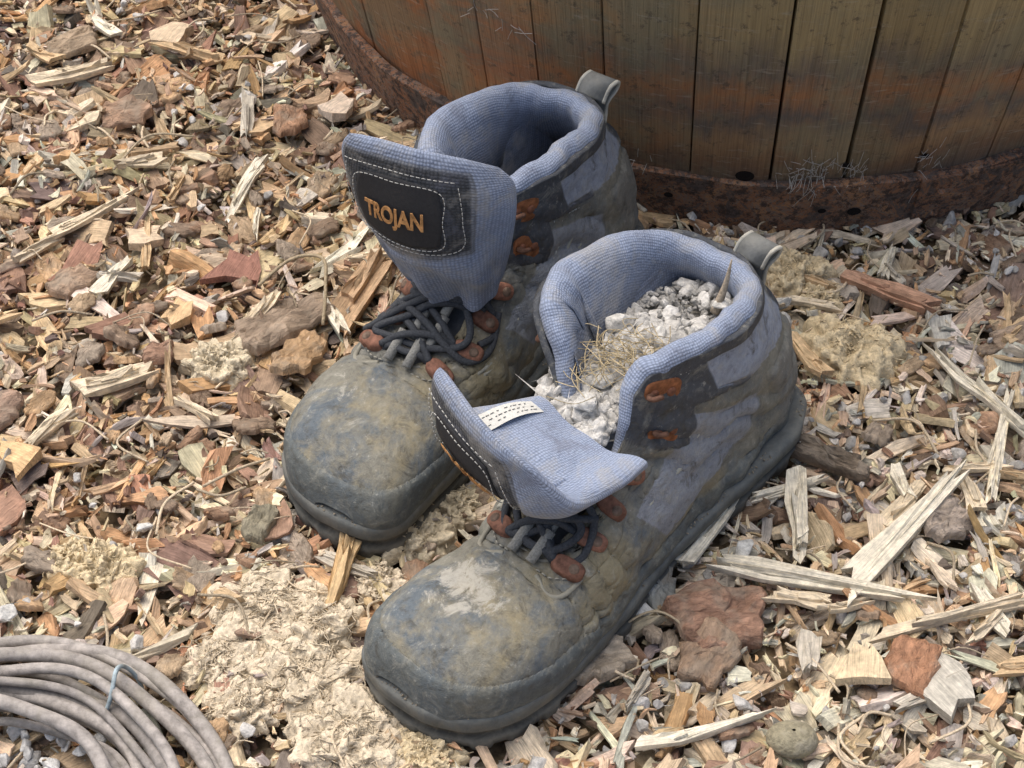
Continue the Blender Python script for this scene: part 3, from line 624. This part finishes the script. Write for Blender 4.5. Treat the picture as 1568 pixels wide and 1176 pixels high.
    def rivet(p,n,X,Y,rad,c,off):
        V=[];an=np.linspace(0,2*np.pi,12,endpoint=False)
        for k_,hh in ((1,0),(.9,.35),(.6,.55),(.2,.62)): V.append(p+X*(np.cos(an)*rad*k_)[:,None]+Y*(np.sin(an)*rad*k_)[:,None]+n*(off+hh*rad))
        tb.add(np.concatenate(V),grid_faces(12,4,True)+[tuple(range(36,48))],c)
    eye={}
    rust=(.225,.11,.075); 
    for sgn in (1,-1):
        for k_,(pd,rv) in enumerate(((29,5.9),(33,6.9),(36,8.1),(39,9.5))):
            c=np.array(rust)*random.uniform(.75,1.25)
            p,n,X,Y=tab(sgn*pd,rv,.0100,.0175,c,random.uniform(-.25,.25),.0042,.0030); q=p+X*sgn*.003
            rivet(q,n,X,Y,.0030,(.17,.12,.09),.0065); eye[(sgn,k_)]=(p-X*sgn*.008+n*.005,n)
        for rv in (12.05,14.3):
            p,n,X,Y=tab(sgn*53,rv,.0150,.0215,np.array((.27,.105,.045)),0,.0012,.0030,.5)
            for o_ in (-.0050,.0050): rivet(p+X*o_,n,X,Y,.0028,(.20,.085,.05),.0038)
            hk=smoothpts([p-X*sgn*.004+n*.004,p-X*sgn*.009+n*.0055,p-X*sgn*.008+n*.0080,p-X*sgn*.002+n*.0072],4)
            V,F=tube_geo(hk,.0015,6); tb.add(V,F,(.15,.08,.055))
    tb.build('eyelets_and_hooks',M_TAB,E)
    # ---- laces
    lc=MB(); dark=(.07,.076,.086)
    def lace(pts,rad=.0021,c=dark,k=8):
        V,F=tube_geo(smoothpts(pts,k),rad,7); lc.add(V,F,c)
    def slace(pts,rad=.0021):
        c=np.array(pts,float); c=smoothpts(c,10); p,n,_,_=frame(np.radians(c[:,0]),c[:,1]); V,F=tube_geo(p+n*c[:,2:3],rad,7); lc.add(V,F,dark)
    for k_ in range(4):
        A,nA=eye[(1,k_)]; Bp,nB=eye[(-1,k_)]; mid=(A+Bp)/2+np.array([.001,0,.002])
        lace([A-nA*.004,A*.8+Bp*.2+np.array([0,0,.002]),mid,A*.2+Bp*.8+np.array([0,0,.002]),Bp-nB*.004])
        if k_<3:
            for s1 in (1,-1):
                A,nA=eye[(s1,k_)]; Bp,nB=eye[(-s1,k_+1)]; o_=.0045 if s1>0 else .0072
                lace([A+nA*.000,A*.7+Bp*.3+np.array([.0,0,o_]),A*.3+Bp*.7+np.array([.0,0,o_]),Bp+nB*.000])
        if k_ in (0,1,2):
            for sh in (-.006,.006):
                c0=mid+np.array([-.002,sh,.0015]); V,F=tube_geo([c0+np.array([-.007,0,.004]),c0,c0+np.array([.009,0,-.005])],.0028,8); lc.add(V,F,(.30,.30,.28))
    for i in range(9):
        s0=-1 if i%2 else 1
        slace([(s0*random.uniform(24,34),random.uniform(8.2,9.8),.006),(s0*8,random.uniform(8.,9.5),random.uniform(.006,.011)),(-s0*8,random.uniform(8.,9.5),random.uniform(.006,.012)),(-s0*random.uniform(24,34),random.uniform(8.2,9.8),.006)])
    if not filled:
        slace([(5,8.6,.010),(-22,7.6,.010),(-42,6.8,.006),(-60,6.9,.0045),(-74,7.8,.0045),(-66,9.0,.005),(-45,9.4,.006),(-25,9.2,.010)])
        slace([(8,8.8,.010),(-18,7.3,.012),(-40,6.3,.007),(-62,6.5,.0045),(-80,7.8,.0045),(-78,9.8,.006),(-60,11.2,.008)])
        slace([(12,9.0,.009),(-14,7.0,.010),(-30,6.2,.008),(-12,6.2,.006),(8,6.3,.007),(28,7.0,.009),(20,8.2,.010)])
        slace([(-30,7.4,.009),(-8,7.2,.012),(14,6.7,.010),(38,6.6,.006),(50,7.4,.004),(44,8.6,.006)])
        slace([(30,8.8,.008),(44,8.3,.004),(50,7.8,.0035),(38,7.2,.006)])
    else:
        slace([(-10,8.0,.010),(-2,7.0,.011),(8,6.2,.007),(22,5.8,.005),(34,6.4,.005),(28,7.4,.009),(12,8.0,.010)])
        slace([(-25,7.8,.009),(-36,6.8,.006),(-24,5.9,.0055),(-6,5.9,.006),(6,6.8,.010),(10,7.8,.010)])
        slace([(30,7.5,.009),(10,6.9,.012),(-12,6.6,.010),(-28,7.2,.009)])
        slace([(-20,6.4,.007),(-4,5.8,.006),(14,6.0,.007),(24,6.9,.009),(6,7.3,.012),(-14,7.3,.010)])
    lc.build('laces',M_LACE,E)
    # ---- pull tab
    x0=K[16,2]; ob_=tabb; pt=MB(); w=.009
    path=smoothpts([(x0-.002,ob_,.100),(x0-.007,ob_,.114),(x0-.009,ob_,.125),(x0-.014,ob_+.003,.133),(x0-.013,ob_+.004,.139),(x0-.007,ob_+.002,.137),(x0-.004,ob_,.128)],6)
    V=[]; tgp=np.gradient(path,axis=0); tgp/=np.linalg.norm(tgp,axis=1)[:,None]; nrm=np.cross(tgp,[0,1,0])
    for dn,db in ((.0009,-w),(.0009,w),(-.0009,w),(-.0009,-w)): V.append(path+nrm*dn+np.array([0,db,0]))
    V=np.stack(V,1).reshape(-1,3); n_=len(path)
    pt.add(V,[(i*4+j,i*4+(j+1)%4,i*4+4+(j+1)%4,i*4+4+j) for i in range(n_-1) for j in range(4)]+[(3,2,1,0),tuple(range(n_*4-4,n_*4))],(.20,.205,.195)); 
    for sd_ in (-w,w):
        V,F=tube_geo(path+np.array([0,sd_,0]),.0013,5); pt.add(V,F,(.48,.47,.41))
    pt.build('pull_tab',M_SOLE,E)
    # ---- tongue
    G=np.array(tg); nr,ncn=G.shape[:2]
    NU,NV=110,100
    def TP(u,v):
        u=np.asarray(u,float); v=np.asarray(v,float)
        cr=1-.16*np.clip((v-.8)/.2,0,1)**3
        uu=(.5+(u-.5)*cr)*(ncn-1)
        R4=np.stack([cat1(G[i],uu) for i in range(nr)],0)
        vv=np.clip(v,0,1)*(nr-1); i=np.clip(np.floor(vv).astype(int),0,nr-2); t=(vv-i)[...,None]
        g=lambda j: np.take_along_axis(R4,np.broadcast_to(np.clip(j,0,nr-1)[None,...,None],(1,)+R4.shape[1:]),0)[0]
        p1,p2=g(i),g(i+1); p0=np.where((i==0)[...,None],2*p1-p2,g(i-1)); p3=np.where((i==nr-2)[...,None],2*p2-p1,g(i+2))
        return .5*(2*p1+(p2-p0)*t+(2*p0-5*p1+4*p2-p3)*t*t+(3*p1-p0-3*p2+p3)*t**3)
    def TN(u,v):
        e=.004; u=np.clip(u,e,1-e); v=np.clip(v,e,1-e)
        n=np.cross(TP(u+e,v)-TP(u-e,v),TP(u,v+e)-TP(u,v-e)); return n/(np.linalg.norm(n,axis=-1,keepdims=True)+1e-12)
    uu=.5-.5*np.cos(np.linspace(0,np.pi,NU)); vv=.5-.5*np.cos(np.linspace(0,np.pi,NV)); U_,V_=np.meshgrid(uu,vv)
    Pc=TP(U_,V_); Nc=TN(U_,V_)
    eb=np.sqrt(np.clip(1-np.abs(2*U_-1)**7,0,1))*np.sqrt(np.clip(1-np.abs(V_)**14,0,1)); H_=.0055*eb+.0002
    lump=vnoise(Pc.reshape(-1,3),40,2+sd).reshape(H_.shape)*.0038*(1-.7*((V_>.4)&(U_<.75)))
    fold=(np.sin(U_*17+V_*5+lump*600)*.0036+np.sin(U_*37-V_*6)*.0011)*sstep(.5,.08,V_)*sstep(0,.15,U_)*sstep(1,.85,U_)
    fr=Pc+Nc*(H_+(lump+fold)*eb)[...,None]; bk=Pc-Nc*(H_-lump*.8*eb)[...,None]
    panel=(U_>.035)&(U_<.74)&(V_>.43+.08*(U_-.1))&(V_<.93)
    c1=np.zeros(Pc.shape); c1[:]=bl*.95; c1[V_<.3]=bl*.85; 
    piping=(U_>.02)&(U_<.76)&(V_>.405+.08*(U_-.1))&(V_<.95)&~panel; c1[piping]=(.22,.24,.28)
    c1[panel]=(.072,.078,.088)
    c2=np.zeros(Pc.shape); c2[:]=bl*1.08
    lpf=np.stack([U_*.08,V_*.1,0*U_],-1)
    Vt=np.concatenate([fr.reshape(-1,3),bk.reshape(-1,3)]); n0=NU*NV
    F=[tuple(f) for f in grid_faces(NU,NV)]+[tuple(i+n0 for i in f[::-1]) for f in grid_faces(NU,NV)]
    bd=[j for j in range(NU)]+[i*NU+NU-1 for i in range(1,NV)]+[(NV-1)*NU+j for j in range(NU-2,-1,-1)]+[i*NU for i in range(NV-2,0,-1)]
    F+=[(bd[i],bd[i]+n0,bd[(i+1)%len(bd)]+n0,bd[(i+1)%len(bd)]) for i in range(len(bd))]
    mb=MB(); mb.add(Vt,F,np.concatenate([c1.reshape(-1,3),c2.reshape(-1,3)]),np.concatenate([lpf.reshape(-1,3),lpf.reshape(-1,3)+5])); mb.build('tongue',M_BLUE,E)
    def TPo(u,v,off): return TP(u,v)+TN(u,v)*(off+.0055*np.sqrt(np.clip(1-np.abs(2*u-1)**7,0,1))*np.sqrt(np.clip(1-v**14,0,1)))[...,None]
    lb=MB()
    def rr_patch(u0,u1,v0,v1,off,c,rc=.2):
        n=24; a_,b_=np.meshgrid(np.linspace(-1,1,n),np.linspace(-1,1,n)); 
        sx=a_*np.sqrt(1-b_**2*rc); sy=b_*np.sqrt(1-a_**2*rc)
        p=TPo((u0+u1)/2+(u1-u0)/2*sx,(v0+v1)/2+(v1-v0)/2*sy,off); lb.add(p.reshape(-1,3),grid_faces(n,n),c)
    rr_patch(.15,.62,.52,.87,.0015,(.045,.046,.050))
    lb_o=lb.build('woven_label',M_THR,E); so=lb_o.modifiers.new('s','SOLIDIFY'); so.thickness=.0012
    st=MB()
    def tdash(pts,off=.0016,coln=(.50,.50,.48)):
        c=smoothpts(pts,24); p=TPo(c[:,0],c[:,1],np.full(len(c),off)); D=np.concatenate([[0],np.cumsum(np.linalg.norm(np.diff(p,axis=0),axis=1))]); x=0
        while x+.0020<D[-1]:
            qs=np.linspace(x,x+.0020,3); q3=np.stack([np.interp(qs,D,p[:,i]) for i in range(3)],1); V,F=tube_geo(q3,.00028,4); st.add(V,F,coln); x+=.0029
    box=lambda u0,u1,v0,v1,k=.0:[(u0,v0),((u0+u1)/2,v0-k),(u1,v0),(u1+k,(v0+v1)/2),(u1,v1),((u0+u1)/2,v1+k),(u0,v1),(u0-k,(v0+v1)/2),(u0,v0)]
    tdash(box(.165,.605,.545,.845,.015),.0030); tdash([(.10,.48),(.4,.49),(.68,.52),(.70,.7),(.68,.9)],.0020); tdash([(.06,.90),(.3,.905),(.68,.90)],.0020); tdash([(.075,.5),(.075,.7),(.075,.9)],.0020)
    st.build('tongue_stitching',M_THR,E)
    cu=bpy.data.curves.new('t','FONT'); cu.body='TROJAN'; cu.size=1; cu.extrude=.02; cu.offset=.03; cu.align_x='CENTER'; cu.align_y='CENTER'
    to=bpy.data.objects.new('t',cu); sc.collection.objects.link(to); bpy.context.view_layer.update()
    me=bpy.data.meshes.new_from_object(to); co=np.array([v.co[:] for v in me.vertices]); fs=[tuple(p.vertices) for p in me.polygons]; bpy.data.objects.remove(to)
    wx=co[:,0].max()-co[:,0].min(); u=.385+co[:,0]/wx*.31; v=.685+co[:,1]*.12; p=TPo(u,v,.0030+(co[:,2]>0)*.0004)
    tx=MB(); tx.add(p,fs,(.60,.32,.13)); tx.build('label_lettering',M_TAB,E,smooth=False)
    if filled:
        n=10; a_,b_=np.meshgrid(np.linspace(0,1,n),np.linspace(0,1,n)); 
        u=.10+.13*b_; v=.10+.48*a_; pz=TP(u,v)-TN(u,v)*(.0055*np.sqrt(1-np.abs(2*u-1)**7)+.0026)[...,None]+np.stack([0*a_,0*a_,.0015*np.sin(a_*6)],-1)
        w=MB(); w.add(pz.reshape(-1,3),grid_faces(n,n),(.66,.66,.62)); 
        for li in range(3):
            for ci in range(14):
                if random.random()<.2: continue
                qa=np.array([.06+ci*.064,.06+ci*.064+random.uniform(.02,.05)]); qb=.25+li*.25; uu_=.10+.13*np.array([qb,qb]); v_=.10+.48*qa
                pp2=TP(uu_,v_)-TN(uu_,v_)*(.0055*np.sqrt(1-np.abs(2*uu_-1)**7)+.0029)[:,None]+np.stack([0*qa,0*qa,.0015*np.sin(qa*6)],-1); Vq,Fq=tube_geo(pp2,.00022,4); w.add(Vq,Fq,(.16,.16,.16))
        w.build('cloth_tag',M_THR,E)
        gm=MB(); CA,CB,RA,RB=.108,-.015,.072,.036
        an,rd=np.meshgrid(np.linspace(0,2*np.pi,60,endpoint=False),np.linspace(0,1,14))
        ax=CA+rd*RA*np.cos(an); by=CB+rd*RB*np.sin(an); zz=.109-.006*rd
        V=np.stack([ax,by,zz],-1).reshape(-1,3); V[:,2]+=vnoise(V,120)*.002
        gm.add(V,grid_faces(60,14,True),(.30,.29,.265),V)
        for i in range(1300):
            rr_=math.sqrt(random.random()); t=random.uniform(0,6.283); x=CA+rr_*RA*.98*math.cos(t); y=CB+rr_*RB*.95*math.sin(t)
            fine=(x<.085 and random.random()<.8) or random.random()<.35
            s=random.uniform(.0012,.0032) if fine else random.uniform(.0042,.0088)
            g=random.uniform(.28,.46) if fine else random.uniform(.50,.74)
            add_rock(gm,(x,y,.109-.006*rr_**2+random.uniform(-.001,.0035)+(.0015 if fine else .0005)),s,(g,g*.985,g*.94))
        for (x,y,s) in ((.058,-.002,.009),(.150,-.034,.010),(.098,-.012,.009),(.085,.004,.010),(.160,-.010,.010),(.120,-.020,.008),(.105,-.036,.009),(.135,.006,.009),(.142,-.014,.009),(.115,.000,.008)): add_rock(gm,(x,y,.116),s,(.70,.69,.65))
        gm.build('gravel_fill',M_ROCK,E,smooth=False)
        dg=MB()
        for i in range(80):
            cx_=random.gauss(.130,.014); cy_=random.gauss(-.014,.009); t=random.uniform(0,6.28); l=random.uniform(.005,.016)
            d=np.array([math.cos(t),math.sin(t),0])*l; nn_=np.array([-math.sin(t),math.cos(t),0])*random.gauss(0,.006)
            c0=np.array([cx_,cy_,.120+random.uniform(0,.004)])
            V,F=tube_geo(smoothpts([c0-d,c0+nn_+np.array([0,0,.003]),c0+d+np.array([0,0,random.uniform(-.003,.004)])],5),.00026,4); dg.add(V,F,np.array((.60,.50,.32))*random.uniform(.6,1.2))
        tw=smoothpts([(.062,-.004,.113),(.058,-.002,.130),(.056,-.001,.147)],6); V,F=tube_geo(tw,np.linspace(.0028,.0004,len(tw)),6); dg.add(V,F,(.5,.42,.32))
        dg.build('dry_grass',M_FIB,E)
    return E
TA=[[(.172,-.034,.112),(.174,-.018,.108),(.175,.000,.106),(.174,.018,.105),(.168,.036,.111)],
    [(.200,-.044,.120),(.202,-.024,.117),(.202,-.004,.114),(.199,.016,.111),(.188,.036,.111)],
    [(.222,-.050,.132),(.228,-.030,.126),(.229,-.010,.120),(.225,.010,.115),(.211,.030,.113)],
    [(.223,-.052,.165),(.229,-.035,.163),(.234,-.016,.158),(.233,.002,.149),(.227,.020,.134)]]
TB=[[(.180,-.024,.098),(.182,-.010,.094),(.182,.004,.092),(.178,.017,.096),(.166,.028,.108)],
    [(.195,-.036,.136),(.200,-.016,.130),(.200,.004,.127),(.188,.022,.129),(.166,.033,.134)],
    [(.206,-.040,.170),(.210,-.019,.166),(.208,.004,.165),(.193,.025,.163),(.164,.034,.158)],
    [(.2146,-.040,.205),(.210,-.018,.206),(.204,.004,.204),(.190,.023,.197),(.163,.031,.176)]]
boot('work_boot',BOOT_A,False,.0455,-.021,TA,True,-.006)
boot('work_boot.001',BOOT_B,True,.0385,-.013,TB,False,.0)
# ------------------------------------------------ cable coil
def coil():
    E=empty('wire_cable_coil',(-.245,-.322,0)); mb=MB()
    for i in range(15):
        R=random.uniform(.072,.118); z=.005+random.uniform(0,.022); t=np.linspace(0,2*np.pi,140)
        ph=random.uniform(0,6.28); a1=random.uniform(.002,.011); ecc=random.uniform(-.006,.006)
        r=R+a1*np.sin(t+ph)+ecc*np.sin(2*t)+.0015*np.sin(7*t+ph*3); P=np.stack([r*np.cos(t),r*np.sin(t),z+.005*np.sin(2*t+ph)],1)
        P[-1]=P[0]; g=random.uniform(.65,1.2); V,F=tube_geo(P,random.choice([.0023,.0030,.0038]),8,cap=False); mb.add(V,F,np.array((.33,.305,.285))*g)
    mb.build('cable_strands',M_WIRE,E)
    t=math.radians(60); c=np.array([.100*math.cos(t),.100*math.sin(t),.014]); rad=np.array([math.cos(t),math.sin(t),0])
    P=[c+rad*.016*math.cos(q)*.9+np.array([0,0,1])*.018*math.sin(q)+np.array([-math.sin(t),math.cos(t),0])*.004*math.sin(q*2) for q in np.linspace(-.5,4.2,30)]
    mb=MB(); V,F=tube_geo(P,.0012,6); mb.add(V,F,(.34,.42,.46)); mb.build('tie_wire',M_WIRE,E)
coil()
# ------------------------------------------------ light, world, camera
w=bpy.data.worlds.new('World'); sc.world=w; w.use_nodes=True; nt=w.node_tree; bg=nt.nodes['Background']
sky=nt.nodes.new('ShaderNodeTexSky'); sky.sky_type='NISHITA'; sky.sun_disc=False
el,az=math.radians(70),math.radians(-50)
sky.sun_elevation=el; sky.sun_rotation=az; sky.air_density=1.0; sky.dust_density=6; sky.ozone_density=.4
nt.links.new(sky.outputs[0],bg.inputs[0]); bg.inputs[1].default_value=.15
sl=bpy.data.lights.new('sun','SUN'); sl.energy=2.5; sl.angle=math.radians(70); sl.color=(1,.945,.865)
so=link(bpy.data.objects.new('sun',sl)); d=Vector((math.sin(az)*math.cos(el),math.cos(az)*math.cos(el),math.sin(el))); so.rotation_euler=d.to_track_quat('Z','Y').to_euler()
cd=bpy.data.cameras.new('camera'); cd.lens=68.88; cd.sensor_width=36; cd.clip_end=200; cd.clip_start=.01
co=link(bpy.data.objects.new('camera',cd)); co.location=(0,-.8132,.8132); co.rotation_euler=(math.radians(45),0,0); sc.camera=co
sc.view_settings.view_transform='Standard'; sc.view_settings.look='None'; sc.view_settings.exposure=0
